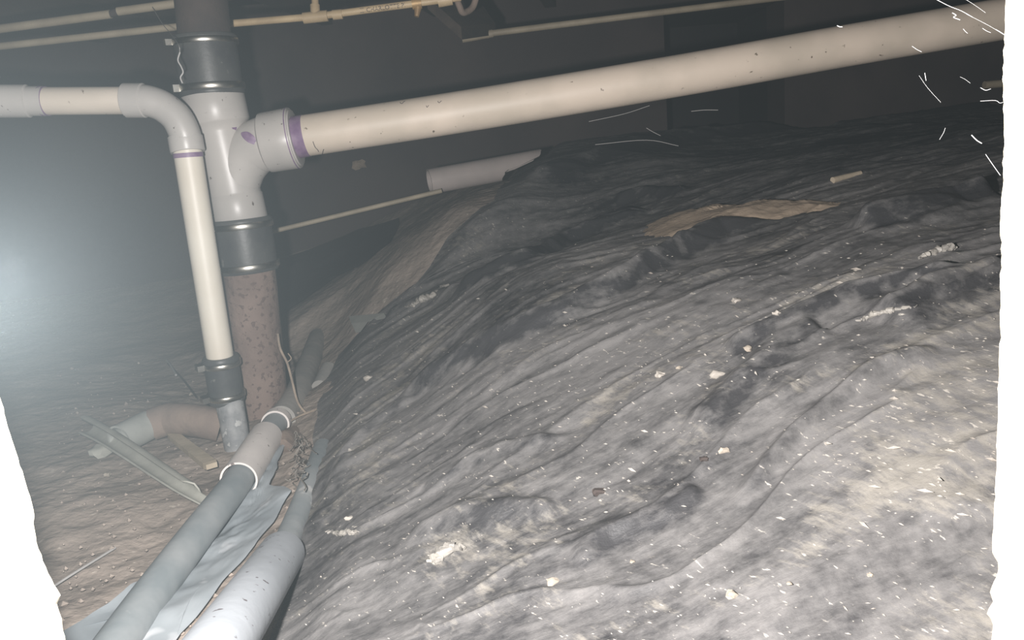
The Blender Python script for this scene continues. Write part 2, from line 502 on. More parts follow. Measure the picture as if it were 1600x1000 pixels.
# ------------------------------------------------------------------ the plastic ground sheet with its folds and dust
EDGE = [(425, 1000), (452, 930), (478, 880), (468, 830), (472, 780), (487, 730), (490, 680), (497, 640), (510, 600), (530, 560), (560, 525), (610, 490),
        (640, 462), (672, 420), (700, 375), (735, 345), (770, 318), (792, 285), (815, 262)]
ew = np.array([G(a, b) for a, b in EDGE])
ew = np.vstack([[ew[0, 0] + 0.03, 0.40, 0], ew, [ew[-1, 0] + 0.1, 3.12, 0]])
for i in range(1, len(ew)):
    ew[i, 1] = max(ew[i, 1], ew[i - 1, 1] + 0.004)
FOLDS = [  # image polyline, half width, height, dark band strength, offset of band
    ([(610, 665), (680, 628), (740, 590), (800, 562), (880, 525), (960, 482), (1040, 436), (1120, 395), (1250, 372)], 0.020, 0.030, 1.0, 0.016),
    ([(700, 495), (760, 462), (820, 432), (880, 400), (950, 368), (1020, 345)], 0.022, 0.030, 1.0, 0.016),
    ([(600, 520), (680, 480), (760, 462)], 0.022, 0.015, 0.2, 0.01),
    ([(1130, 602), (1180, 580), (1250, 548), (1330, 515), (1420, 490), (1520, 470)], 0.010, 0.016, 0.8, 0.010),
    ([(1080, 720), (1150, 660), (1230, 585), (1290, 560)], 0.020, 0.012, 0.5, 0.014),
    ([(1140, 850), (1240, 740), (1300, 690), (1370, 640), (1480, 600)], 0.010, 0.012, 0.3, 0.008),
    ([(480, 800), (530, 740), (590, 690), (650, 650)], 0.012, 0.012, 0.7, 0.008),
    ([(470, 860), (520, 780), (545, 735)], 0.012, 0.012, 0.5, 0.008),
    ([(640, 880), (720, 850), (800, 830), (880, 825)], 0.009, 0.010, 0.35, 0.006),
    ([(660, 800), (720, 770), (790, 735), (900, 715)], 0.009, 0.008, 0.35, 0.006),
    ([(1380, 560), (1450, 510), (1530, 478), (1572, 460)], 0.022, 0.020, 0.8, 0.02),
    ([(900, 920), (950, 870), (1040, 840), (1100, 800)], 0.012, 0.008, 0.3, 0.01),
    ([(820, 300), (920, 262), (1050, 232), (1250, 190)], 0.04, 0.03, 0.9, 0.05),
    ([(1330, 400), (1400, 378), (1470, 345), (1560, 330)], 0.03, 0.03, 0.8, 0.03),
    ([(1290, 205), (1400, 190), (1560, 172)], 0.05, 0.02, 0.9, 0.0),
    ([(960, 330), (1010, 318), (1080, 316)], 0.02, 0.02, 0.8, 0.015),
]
def seg_dist(X, Y, pl):
    best = np.full(X.shape, 9.0)
    sgn = np.zeros(X.shape)
    tt = np.zeros(X.shape)
    n = len(pl) - 1
    for i in range(n):
        ax, ay = pl[i][:2]
        bx, by = pl[i + 1][:2]
        dx, dy = bx - ax, by - ay
        L2 = dx * dx + dy * dy + 1e-9
        t = np.clip(((X - ax) * dx + (Y - ay) * dy) / L2, 0, 1)
        ox, oy = X - ax - t * dx, Y - ay - t * dy
        d = np.sqrt(ox * ox + oy * oy)
        s = np.sign(dx * oy - dy * ox)
        mk = d < best
        best = np.where(mk, d, best)
        sgn = np.where(mk, s, sgn)
        tt = np.where(mk, (i + t) / n, tt)
    return best * sgn, tt
NY, NX = 640, 560
vy = np.linspace(0, 1, NY)
yrow = 0.475 * (3.10 / 0.475) ** vy
xb = np.interp(yrow, ew[:, 1], ew[:, 0])
xb = xb + 0.012 * fbm(yrow * 14, yrow * 0 + 3.3, 4, 5)
u = np.linspace(0, 1, NX) ** 1.25
xmax = np.minimum(2.5, 0.16 + yrow * 0.80 + 0.12)
SX = xb[:, None] + (np.maximum(xmax, xb + 0.3) - xb)[:, None] * u[None, :]
SY = np.repeat(yrow[:, None], NX, 1)
base = bh(SX, SY)
fold_dir = nrm((G(1040, 436) - G(680, 628))[:2])
A_ = SX * fold_dir[0] + SY * fold_dir[1]
B_ = -SX * fold_dir[1] + SY * fold_dir[0]
wx, wy = 0.10 * fbm(SX * 3, SY * 3, 3, 31), 0.10 * fbm(SX * 3, SY * 3, 3, 37)
hh = 0.030 * fbm(SX * 2.6, SY * 2.6, 4, 21)
hh = hh + 0.017 * fbm((A_ + wx) * 2.2, (B_ + wy) * 11, 4, 41)
rid = 1 - np.abs(2 * fbm((A_ + wx) * 3.0, (B_ + wy) * 14, 3, 47)) * 3.2
hh = hh + 0.005 * np.clip(rid, 0, 1) ** 2
hh = hh + 0.0045 * fbm(SX * 26, SY * 26, 4, 51) + 0.0015 * fbm(SX * 75, SY * 75, 3, 57)
dust = 0.76 + 1.0 * fbm(SX * 4.5 + wx * 3, SY * 4.5, 4, 61) + 0.9 * fbm((A_ + wx) * 4, (B_ + wy) * 19, 4, 67)
bare = np.zeros_like(dust)  # darker bands along one side of the folds
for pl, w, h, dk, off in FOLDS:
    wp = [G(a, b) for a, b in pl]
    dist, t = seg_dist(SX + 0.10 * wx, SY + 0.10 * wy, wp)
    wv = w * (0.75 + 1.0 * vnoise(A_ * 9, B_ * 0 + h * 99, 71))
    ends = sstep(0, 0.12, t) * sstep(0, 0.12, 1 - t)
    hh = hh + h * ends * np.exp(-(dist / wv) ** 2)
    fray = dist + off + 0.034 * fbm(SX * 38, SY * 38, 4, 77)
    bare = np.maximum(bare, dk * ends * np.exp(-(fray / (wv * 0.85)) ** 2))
# flash brightness corrected in dust tone: darker near left and far, lighter near right
dust = dust - 0.20 * sstep(1.2, 2.0, SY) + 0.25 * sstep(0.25, 0.5, SX) * sstep(1.2, 0.65, SY) - 0.42 * sstep(1.1, 0.65, SY) * sstep(0.42, 0.12, SX)
edge_in = np.clip((SX - xb[:, None]) / 0.09, 0, 1)
dust = dust - 0.10 * (1 - sstep(0, 1, edge_in)) + 0.22 * (1 - sstep(0.05, 0.45, SX - xb[:, None])) * sstep(0.75, 1.0, SY)
Z = base + 0.028 + hh * (0.35 + 0.65 * edge_in) - 0.022 * (1 - sstep(0, 1, edge_in))
tanp = 0.32 + 1.7 * fbm((A_ + wx) * 7, (B_ + wy) * 15, 4, 83) + 0.60 * sstep(0.25, 0.45, SX) * sstep(1.15, 0.7, SY) - 0.20 * sstep(1.1, 0.65, SY) * sstep(0.42, 0.12, SX) - 0.25 * sstep(1.3, 1.8, SY) + 0.05  # pale patches carry the same flash correction, raised near right, lowered near left
me = bpy.data.meshes.new('plastic_sheet')
V = np.stack([SX, SY, Z], -1).reshape(-1, 3)
me.from_pydata(V.tolist(), [], grid_faces(NY, NX))
me.shade_smooth()
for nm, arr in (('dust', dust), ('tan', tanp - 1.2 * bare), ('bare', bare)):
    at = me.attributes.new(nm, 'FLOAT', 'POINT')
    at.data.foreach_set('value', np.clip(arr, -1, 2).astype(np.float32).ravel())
def sheet_material():
    M = bpy.data.materials.new('dusty_black_plastic')
    M.use_nodes = True
    nt = M.node_tree
    N, L = nt.nodes, nt.links
    b = N['Principled BSDF']
    def attr(n):
        a = N.new('ShaderNodeAttribute')
        a.attribute_name = n
        return a.outputs['Fac']
    tc = N.new('ShaderNodeTexCoord')
    def noise(scale, det=6, rough=0.6, vec=None):
        n = N.new('ShaderNodeTexNoise')
        n.inputs['Scale'].default_value = scale
        n.inputs['Detail'].default_value = det
        n.inputs['Roughness'].default_value = rough
        L.new(vec or tc.outputs['Object'], n.inputs['Vector'])
        return n.outputs['Fac']
    def math_(op, a, c):
        n = N.new('ShaderNodeMath')
        n.operation = op
        for i, q in enumerate((a, c)):
            if isinstance(q, (int, float)):
                n.inputs[i].default_value = q
            else:
                L.new(q, n.inputs[i])
        return n.outputs[0]
    def rng_(v, a, c, o0=0.0, o1=1.0):
        n = N.new('ShaderNodeMapRange')
        n.inputs['From Min'].default_value = a
        n.inputs['From Max'].default_value = c
        n.inputs['To Min'].default_value = o0
        n.inputs['To Max'].default_value = o1
        L.new(v, n.inputs['Value'])
        return n.outputs[0]
    def mix(fac, a, c):
        n = N.new('ShaderNodeMix')
        n.data_type = 'RGBA'
        L.new(fac, n.inputs['Factor'])
        for k, q in (('A', a), ('B', c)):
            if isinstance(q, tuple):
                n.inputs[k].default_value = (*q, 1)
            else:
                L.new(q, n.inputs[k])
        return n.outputs['Result']
    mp = N.new('ShaderNodeMapping')
    mp.inputs['Rotation'].default_value = (0, 0, -math.atan2(fold_dir[1], fold_dir[0]))
    mp.inputs['Scale'].default_value = (1, 1, 1)
    L.new(tc.outputs['Object'], mp.inputs[0])
    mp2 = N.new('ShaderNodeMapping')
    mp2.inputs['Scale'].default_value = (1.0, 3.4, 1.0)
    L.new(mp.outputs[0], mp2.inputs[0])
    mp3 = N.new('ShaderNodeMapping')
    mp3.inputs['Rotation'].default_value = (0, 0, 0.85)
    L.new(tc.outputs['Object'], mp3.inputs[0])
    mp4 = N.new('ShaderNodeMapping')
    mp4.inputs['Scale'].default_value = (1.0, 2.6, 1.0)
    L.new(mp3.outputs[0], mp4.inputs[0])
    fine = noise(55, 8, 0.7)
    brk = noise(16, 8, 0.72)
    streak = noise(26, 6, 0.65, mp2.outputs[0])
    d = math_('ADD', attr('dust'), math_('MULTIPLY', math_('SUBTRACT', fine, 0.5), 1.1))
    d = math_('ADD', d, math_('MULTIPLY', math_('SUBTRACT', streak, 0.5), 1.5))
    d = math_('ADD', d, math_('MULTIPLY', math_('SUBTRACT', brk, 0.5), 1.6))
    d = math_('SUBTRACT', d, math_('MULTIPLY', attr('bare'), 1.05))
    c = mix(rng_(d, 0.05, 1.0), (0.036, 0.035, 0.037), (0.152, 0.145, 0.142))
    t = math_('ADD', attr('tan'), math_('MULTIPLY', math_('SUBTRACT', noise(38, 7, 0.7, mp4.outputs[0]), 0.5), 2.6))
    c = mix(rng_(t, 0.50, 1.05, 0.0, 0.75), c, (0.255, 0.235, 0.205))
    fl = noise(85, 4, 0.55, mp4.outputs[0])
    c = mix(rng_(math_('ADD', fl, math_('MULTIPLY', d, 0.06)), 0.70, 0.76), c, (0.40, 0.37, 0.33))
    L.new(c, b.inputs['Base Color'])
    L.new(rng_(d, 0.1, 0.8, 0.50, 0.85), b.inputs['Roughness'])
    b.inputs['Specular IOR Level'].default_value = 0.35
    bp = N.new('ShaderNodeBump')
    bp.inputs['Strength'].default_value = 0.4
    bp.inputs['Distance'].default_value = 0.004
    L.new(math_('ADD', math_('MULTIPLY', fine, 0.7), streak), bp.inputs['Height'])
    L.new(bp.outputs[0], b.inputs['Normal'])
    return M
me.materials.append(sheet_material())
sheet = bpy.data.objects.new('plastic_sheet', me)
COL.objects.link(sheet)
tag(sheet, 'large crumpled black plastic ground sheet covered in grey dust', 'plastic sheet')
SHY, SHZ = yrow, Z
def sheet_z(x, y):
    j = int(np.clip(np.searchsorted(yrow, y), 0, NY - 1))
    return float(np.interp(x, SX[j], Z[j]))
def on_sheet(px, py):
    r_ = ray(px, py)
    t = 0.45
    while t < 3.2:
        p = CAM + r_ * t
        if p[1] > 0.48 and p[2] < sheet_z(p[0], p[1]):
            break
        t += 0.003
    return CAM + r_ * t

# ------------------------------------------------------------------ black patch on the ground in the far corner behind the stack
def ground_patch(name, poly, up, material, n=46, wr=0.012, seed=3, onsheet=False):
    """a sheet-like patch that follows the ground inside an outline given by sighted corners"""
    w = np.array([G(a, b)[:2] for a, b in poly])
    c = w.mean(0)
    ang = np.linspace(0, 1, len(w), endpoint=False)
    m_ = 110
    tt = np.linspace(0, len(w), m_, endpoint=False)
    i = tt.astype(int) % len(w)
    fr = (tt - tt.astype(int))[:, None]
    ring = w[i] * (1 - fr) + w[(i + 1) % len(w)] * fr
    ring = ring + 0.010 * np.c_[fbm(ring[:, 0] * 18, ring[:, 1] * 18, 3, seed), fbm(ring[:, 0] * 18, ring[:, 1] * 18, 3, seed + 5)]
    v, f = [], []
    for q in range(n + 1):
        s = q / n
        pts = c + (ring - c) * s
        if onsheet:
            zz = np.array([sheet_z(a_, b_) for a_, b_ in pts])
            z = zz + up * (1 - s ** 3) - 0.007 * s ** 3 + wr * fbm(pts[:, 0] * 12, pts[:, 1] * 12, 4, seed + 9)
            v += np.c_[pts, z].tolist()
            continue
        z = bh(pts[:, 0], pts[:, 1]) + up * (1 - s ** 6) + 0.004 + wr * fbm(pts[:, 0] * 12, pts[:, 1] * 12, 4, seed + 9) * (1 - s ** 4) + 0.009
        v += np.c_[pts, z].tolist()
    for q in range(n):
        for k in range(m_):
            k2 = (k + 1) % m_
            f.append((q * m_ + k, q * m_ + k2, (q + 1) * m_ + k2, (q + 1) * m_ + k))
    return mesh_obj(name, v, f, material)
o = ground_patch('black_patch', [(436, 500), (470, 478), (520, 442), (560, 425), (606, 388), (626, 345), (560, 350), (470, 372), (380, 395), (300, 420), (330, 470), (400, 500)],
                 0.012, MT['blackpatch'], seed=13)
tag(o, 'thin black patch spread on the soil behind the rusty stack', 'plastic sheet')
o = ground_patch('sand_patch', [(985, 376), (1010, 366), (1060, 360), (1120, 352), (1180, 345), (1260, 339), (1330, 335), (1335, 345), (1290, 356), (1240, 372), (1180, 382), (1120, 398), (1060, 404), (1005, 398)],
                 0.016, MT['sand'], wr=0.008, seed=23, onsheet=True)
tag(o, 'tan strip of bare sand on the far part of the ground sheet', 'sand', kind='stuff')

# ------------------------------------------------------------------ stack of the drain
def dv(py):
    return 1.67 - 0.164 * (640 - py) / 620
def S(px, py):
    return P(px, py, dv(py))
def pipe_prof(L, r):
    return [(0, 1e-5), (0, r), (L, r), (L, 1e-5)]
# rusty iron stack
b0, b1 = S(416, 690), S(386, 398)
r_i = RR(80, dv(500))
L = ln(b0, b1)
v, f = lathe(b0, b1, [(0, 1e-5), (0, r_i * 1.06)] + [(L * k / 40, r_i * (1.05 - 0.05 * min(1, k / 10))) for k in range(1, 41)] + [(L, 1e-5)], 56, 0.018)
tag(mesh_obj('iron_stack', v, f, MT['iron']), 'rusty brown cast iron stack pipe rising out of the pit', 'pipe')
# wye
wy = empty('pipe_wye', S(373, 345), 'white plastic wye fitting with purple primer blots on the stack', 'pipe fitting')
w0, w1 = S(376, 346), S(331, 148)
Lw = ln(w0, w1)
def fy(py):
    return Lw * (346 - py) / (346 - 148)
rh, rb, rl = RR(97, dv(165)), RR(80, dv(240)), RR(84, dv(325))
prof = [(0.0, rl - .012), (0, rl - .001), (.002, rl), (fy(306), rl), (fy(303), rl - .002), (fy(300), rb + .001), (fy(290), rb), (fy(205), rb), (fy(196), rb + .003), (fy(192), rh - .002),
        (fy(189), rh), (Lw - .002, rh), (Lw, rh - .001), (Lw, rh - .012), (Lw - .03, rh - .012)]
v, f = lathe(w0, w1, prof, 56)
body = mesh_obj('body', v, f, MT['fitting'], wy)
DB = dv(215)
path = smooth_path([S(366, 312), S(369, 285), S(377, 258), S(393, 236), P(415, 224, DB), P(432, 220.5, DB)], 8)
path = [p for p in path]
n = len(path)
v, f = sweep(path, [RR(70 + 12 * min(1, i / (n * .6)), DB) for i in range(n)], 48)
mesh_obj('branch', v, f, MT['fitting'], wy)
h0, h1 = P(412, 224, DB), P(461, 215.5, DB)
Lh = ln(h0, h1)
rh2 = RR(94, DB)
rp = RR(63.5, 1.55)
v, f = lathe(h0, h1, [(0, rh2 * .86), (.004, rh2 * .97), (.010, rh2 - .001), (Lh * .6, rh2 - .0005), (Lh - .002, rh2), (Lh, rh2 - .001), (Lh, rp + .004)], 56)
mesh_obj('branch_hub', v, f, MT['fitting'], wy)
v, f = lathe(h0, h1, [(Lh, rh2 - .004), (Lh + .003, rh2 - .005), (Lh + .004, rp + .003), (Lh + .004, rp)], 56)
tag(mesh_obj('bushing', v, f, MT['fitting'], wy), 'reducing bushing in the branch hub')
v, f = lathe(h0, h1, [(Lh * .93, rh2 + .0001), (Lh * .93, rh2 + .0008), (Lh * .96, rh2 + .0008), (Lh * .96, rh2)], 56)
tag(mesh_obj('primer_ring', v, f, MT['primer'], wy), 'purple primer line round the branch hub')
v, f = cyl_patch(w0, w1, rb, fy(199), 0.58, .011, .11, 0.15)
tag(mesh_obj('primer_blot', v, f, MT['primer'], wy), 'small purple primer blot')
# big blot lies on the flank of the branch
def facing_blot(px, py, d, a, b_, tilt, lift):
    v, f = [], []
    c = P(px, py, d)
    nn = 20
    v.append(c)
    for k in range(nn):
        an = 2 * math.pi * k / nn
        x, y = math.cos(an) * a * (1 + .1 * math.sin(3 * an)), math.sin(an) * b_
        x, y = x * math.cos(tilt) - y * math.sin(tilt), x * math.sin(tilt) + y * math.cos(tilt)
        v.append(P(px + x, py + y, d + (x * x + y * y) * lift))
    f = [(0, 1 + k, 1 + (k + 1) % nn) for k in range(nn)]
    return v, f
v, f = facing_blot(389, 215, DB - RR(82, DB) - 0.004, 14, 7, 0.65, 0.00003)
tag(mesh_obj('primer_blot', v, f, MT['primer'], wy), 'large purple primer blot')
# couplings
def band_coupling(name, label, p0, p1, r, clamps, lip=0.0025, screw=True):
    e = empty(name, p0, label, 'coupling')
    L = ln(p0, p1)
    v, f = lathe(p0, p1, [(0, r * .8), (0, r), (.004, r + lip), (.010, r + lip), (.013, r), (L * .5, r + .001), (L - .013, r), (L - .010, r + lip), (L - .004, r + lip), (L, r), (L, r * .8)], 56)
    mesh_obj('rubber_sleeve', v, f, MT['rubber'], e)
    for t, w in clamps:
        v, f = lathe(p0, p1, [(t - w / 2, r + .0005), (t - w / 2, r + .004), (t - w / 2 + .001, r + .0048), (t + w / 2 - .001, r + .0048), (t + w / 2, r + .004), (t + w / 2, r + .0005)], 56)
        c = mesh_obj('clamp_band', v, f, MT['steel'], e)
        if screw:
            a, e1, e2 = frame_to_cam(p0, p1)
            cen = np.asarray(p0) + a * t + (e1 * .25 + e2 * -0.97) * (r + .009)
            v, f = box(cen, a * w * .55, (e1 * .97 + e2 * .25) * .010, (e1 * .25 - e2 * .97) * .006)
            mesh_obj('clamp_screw', v, f, MT['steel'], c, smooth=False)
    return e
c0, c1 = S(390, 424), S(376, 341)
band_coupling('rubber_coupling', 'large black rubber coupling joining white wye to rusty stack', c0, c1, RR(88, dv(380)), [(.012, .012), (ln(c0, c1) - .014, .012)])
c0, c1 = S(333, 150), S(318, 56)
band_coupling('rubber_coupling', 'black rubber coupling with clamps on top of the white wye', c0, c1, RR(94, dv(100)), [(.016, .012), (ln(c0, c1) - .012, .010)])
v, f = solid(S(321, 70), S(300, -150), RR(80, dv(20)), seg=48)
tag(mesh_obj('upper_stack', v, f, MT['iron_dark']), 'dark brown upper stack pipe rising through the ceiling above the wye', 'pipe')

# ------------------------------------------------------------------ the long drain pipe
lp = empty('drain_pipe', P(480, 211, 1.55), 'long cream plastic drain pipe sloping across the crawl space', 'pipe')
pts = [P(452, 216.5, 1.55), P(481, 211.5, 1.55), P(700, 178, 1.55), P(920, 142, 1.55), P(1120, 108, 1.55), P(1320, 72, 1.55), P(1577, 28, 1.55), P(1800, -10, 1.55)]
v, f = sweep(smooth_path(pts, 8), rp, 48)
mesh_obj('tube', v, f, MT['pvc_pipe'], lp)
q0, q1 = P(452, 216.5, 1.55), P(481, 211.5, 1.55)
v, f = lathe(q0, q1, [(.012, rp), (.012, rp + .0008), (.034, rp + .0008), (.034, rp)], 48)
tag(mesh_obj('primer_ring', v, f, MT['primer'], lp), 'purple primer band at the hub end')
def pipe_mark(a, b, r, p0, p1, w=.0007):
    """a drawn line or scratch on a pipe between two sighted points"""
    out = []
    ax, e1, e2 = frame_to_cam(p0, p1)
    for k in range(9):
        t = k / 8
        px, py = a[0] + (b[0] - a[0]) * t, a[1] + (b[1] - a[1]) * t + 2 * math.sin(t * 5)
        rr = ray(px, py)
        # nearest hit with the cylinder
        o_ = CAM - np.asarray(p0)
        d_ = rr - ax * np.dot(rr, ax)
        o2 = o_ - ax * np.dot(o_, ax)
        A, B, C = np.dot(d_, d_), 2 * np.dot(d_, o2), np.dot(o2, o2) - r * r
        disc = max(0.0, B * B - 4 * A * C)
        out.append(CAM + rr * ((-B - math.sqrt(disc)) / (2 * A)))
    return sweep(out, w, 6)
g0, g1 = P(481, 211.5, 1.55), P(700, 178, 1.55)
for a, b in (((489, 221), (498, 239)), ((502, 241), (506, 235))):
    v, f = pipe_mark(a, b, rp, g0, g1)
    mesh_obj('marker_line', v, f, MT['marker'], lp)
g2, g3 = P(700, 178, 1.55), P(920, 142, 1.55)
for a, b in (((625, 160), (633, 160)), ((684, 158), (690, 160)), ((666, 165), (670, 167))):
    v, f = pipe_mark(a, b, rp, g0, g3, .0005)
    mesh_obj('scratch', v, f, MT['marker'], lp)

# ------------------------------------------------------------------ the small waste pipe: run, elbow, drop
D1 = 1.40
wpz = empty('waste_pipe', P(343, 556, 1.50), 'thin white waste pipe with an elbow in front of the stack', 'pipe')
rs = RR(42, D1)
v, f = solid(P(60, 158, D1 - .02), P(205, 157, D1), rs, seg=40)
mesh_obj('tube', v, f, MT['pvc'], wpz)
v, f = lathe(P(-120, 158, D1 - .05), P(70, 158, D1 - .02), [(0, rs + .004), (ln(P(-120, 158, D1 - .05), P(70, 158, D1 - .02)) * .86, rs + .0042), (ln(P(-120, 158, D1 - .05), P(70, 158, D1 - .02)) * .87, rs + .0015), (ln(P(-120, 158, D1 - .05), P(70, 158, D1 - .02)), rs + .0015), (ln(P(-120, 158, D1 - .05), P(70, 158, D1 - .02)), rs)], 40)
mesh_obj('coupler', v, f, MT['fitting'], wpz)
a_, b_ = P(66, 158, D1 - .02), P(78, 158, D1 - .02)
v, f = lathe(a_, b_, [(0, rs), (0, rs + .002), (.009, rs + .001), (.009, rs)], 40)
tag(mesh_obj('primer_ring', v, f, MT['primer'], wpz), 'purple primer line by the coupler')
el = smooth_path([P(214, 157, D1), P(232, 158, D1), P(254, 166, D1 + .005), P(275, 183, D1 + .01), P(287, 205, D1 + .015), P(291, 222, D1 + .02)], 8)
v, f = sweep(el, rs + .0035, 40)
elb = mesh_obj('elbow', v, f, MT['fitting'], wpz)
v, f = lathe(P(196, 157, D1), P(226, 157, D1), [(0, rs), (0, rs + .005), (.001, rs + .006), (RR(60, D1) - .001, rs + .006), (RR(60, D1), rs + .005), (RR(60, D1) + .001, rs + .003)], 40)
mesh_obj('elbow_hub', v, f, MT['fitting'], elb)
v, f = lathe(P(289, 213, D1 + .02), P(293.5, 238, D1 + .022), [(0, rs + .003), (.001, rs + .006), (.026, rs + .006), (.028, rs + .005), (.028, rs)], 40)
mesh_obj('elbow_hub', v, f, MT['fitting'], elb)
d0, d1 = P(292, 230, D1 + .02), P(345, 566, 1.50)
v, f = solid(d0, d1, RR(42.5, 1.44), seg=40)
mesh_obj('drop_tube', v, f, MT['pvc_clean'], wpz)
v, f = lathe(P(293.5, 239, D1 + .022), P(345, 566, 1.50), [(0, RR(42, 1.44)), (0, RR(42, 1.44) + .0014), (.008, RR(42, 1.44) + .0014), (.008, RR(42, 1.44))], 40)
tag(mesh_obj('primer_ring', v, f, MT['primer'], wpz), 'purple primer line under the elbow')
c0, c1 = P(355, 628, 1.52), P(344, 556, 1.495)
band_coupling('rubber_coupling', 'small black rubber coupling at the foot of the thin white waste pipe', c0, c1, RR(51, 1.5), [(.015, .010), (ln(c0, c1) - .014, .010)])
s0, s1 = P(388, 790, 1.49), P(357, 620, 1.515)
v, f = solid(s0, s1, RR(36, 1.53), RR(42, 1.53), 40)
tag(mesh_obj('galvanised_stub', v, f, MT['galv']), 'short mottled grey metal pipe under the small rubber coupling', 'pipe')

# ------------------------------------------------------------------ pipes lying in the pit
def Zt(px, py, z):
    return PZ(px, py, z)
# brown clay bend with grey green socket
cp = smooth_path([Zt(345, 665, .03), Zt(322, 660, .04), Zt(295, 656, .045), Zt(265, 655, .045), Zt(238, 663, .04)], 8)
v, f = sweep(cp, 0.031, 32)
tag(mesh_obj('clay_pipe', v, f, MT['clay']), 'curved brown clay pipe lying in the pit left of the stack', 'pipe')
v, f = shell(Zt(186, 688, .035), Zt(232, 664, .04), 0.0285, .004, 36)
tag(mesh_obj('pipe_stub', v, f, MT['socket']), 'short grey green pipe stub at the end of the brown clay pipe', 'pipe')
# split half pipe
hp_path = smooth_path([Zt(133, 664, .04), Zt(160, 678, .042), Zt(200, 703, .04), Zt(245, 733, .035), Zt(285, 759, .03), Zt(322, 780, .022)], 10)
def half_pipe(path, r, th, open_dir, a0, a1, seg=14, taper=0.6):
    v, f = [], []
    n = len(path)
    cols = 2 * (seg + 1)
    for i in range(n):
        T = nrm(path[min(i + 1, n - 1)] - path[max(i - 1, 0)])
        e1 = nrm(open_dir - T * np.dot(open_dir, T))
        e2 = np.cross(T, e1)
        s = i / (n - 1)
        sc = 1 - (1 - taper) * s
        hi = a1 - (a1 - a0) * 0.5 * sstep(0.82, 0.90, np.array(s))
        for rr in (r, r - th):
            ks = range(seg + 1) if rr == r else range(seg, -1, -1)
            for k in ks:
                an = a0 + (hi - a0) * k / seg
                v.append(path[i] + (e1 * math.cos(an) + e2 * math.sin(an)) * rr * sc)
    for i in range(n - 1):
        for k in range(cols):
            k2 = (k + 1) % cols
            f.append((i * cols + k, i * cols + k2, (i + 1) * cols + k2, (i + 1) * cols + k))
    f.append(tuple(range(cols))[::-1])
    f.append(tuple((n - 1) * cols + k for k in range(cols)))
    return v, f
od = nrm((CAM - hp_path[20]) + np.array([-.55, -.25, -0.15]))
v, f = half_pipe(hp_path, 0.019, 0.004, od, math.radians(55), math.radians(305))
tag(mesh_obj('split_pipe', v, f, MT['halfpipe']), 'curved split length of pale pipe lying open on the pit soil', 'pipe')
# stick
st = [Zt(266, 677, .02), Zt(290, 697, .022), Zt(331, 728, .02)]
a = nrm(st[2] - st[0])
nrmz = nrm(np.cross(np.cross(a, [0, 0, 1]), a))
sd = np.cross(a, nrmz)
mb = MB()
pr = [(0, .003), (.012, .007), (.03, .0085), (ln(st[0], st[2]) - .01, .0095), (ln(st[0], st[2]), .008)]
vv = []
for t, w in pr:
    for sx, sz in ((-1, -1), (1, -1), (1, 1), (-1, 1)):
        vv.append(st[0] + a * t + sd * sx * w * 1.15 + nrmz * sz * w * .55)
ff = [(0, 3, 2, 1)] + [(i * 4 + k, i * 4 + (k + 1) % 4, i * 4 + 4 + (k + 1) % 4, i * 4 + 4 + k) for i in range(4) for k in range(4)] + [(16, 17, 18, 19)]
mb.add(vv, ff)
tag(mb.build('wooden_stake', MT['wood'], smooth=False), 'pale pointed wooden stake lying in the pit beside the split pipe', 'stake')
# sleeve A and the grey pipe through it
sA0, sA1 = Zt(373, 750, .036), Zt(416, 683, .036)
v, f = shell(sA0, sA1, .0285, .003, 44)
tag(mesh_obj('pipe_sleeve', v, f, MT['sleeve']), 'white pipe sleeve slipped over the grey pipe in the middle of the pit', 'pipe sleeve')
gp = smooth_path([Zt(20, 1240, .012), Zt(165, 1030, .020), Zt(240, 925, .026), Zt(310, 832, .031), Zt(373, 750, .035), Zt(416, 683, .035), Zt(434, 657, .036)], 10)
v, f = sweep(gp, .0225, 36)
gpe = empty('grey_pipe', gp[0], 'long dusty grey pipe running out of the white sleeve to lower left', 'pipe')
mesh_obj('tube', v, f, MT['greypipe'], gpe)
v, f = lathe(Zt(430, 663, .036), Zt(441, 645, .036), [(0, .0225), (0, .026), (.022, .026), (.024, .0235)], 36)
tag(mesh_obj('end_collar', v, f, MT['sleeve'], gpe), 'pale collar at the far end')
pC = smooth_path([Zt(440, 655, .030), Zt(462, 622, .030), Zt(480, 578, .035), Zt(498, 528, .045)], 8)
v, f = sweep(pC, .0265, 32)
tag(mesh_obj('far_pipe', v, f, MT['greypipe2']), 'earthy grey pipe leading from the sleeve back beside the rusty stack', 'pipe')
v, f = solid(Zt(500, 606, .03), Zt(514, 578, .045), .018, .020, 20)
tag(mesh_obj('pipe_offcut', v, f, MT['greypipe2']), 'small pale pipe offcut against the right side of the earthy grey pipe', 'pipe')
# broken grey shard
w = [G(545, 494, .03), G(600, 489, .035), G(604, 497, .03), G(575, 503, .03), G(563, 519, .02), G(556, 520, .02), G(549, 505, .028)]
nrm_s = nrm(CAM - w[0])
mb = MB()
k = len(w)
mb.add([q for q in w] + [q - nrm_s * .006 for q in w], [tuple(range(k)), tuple(range(2 * k - 1, k - 1, -1))] + [(i, i + k, (i + 1) % k + k, (i + 1) % k) for i in range(k)])
tag(mb.build('pipe_shard', MT['socket'], smooth=False), 'jagged grey green pipe shard at the head of the pit', 'pipe shard')
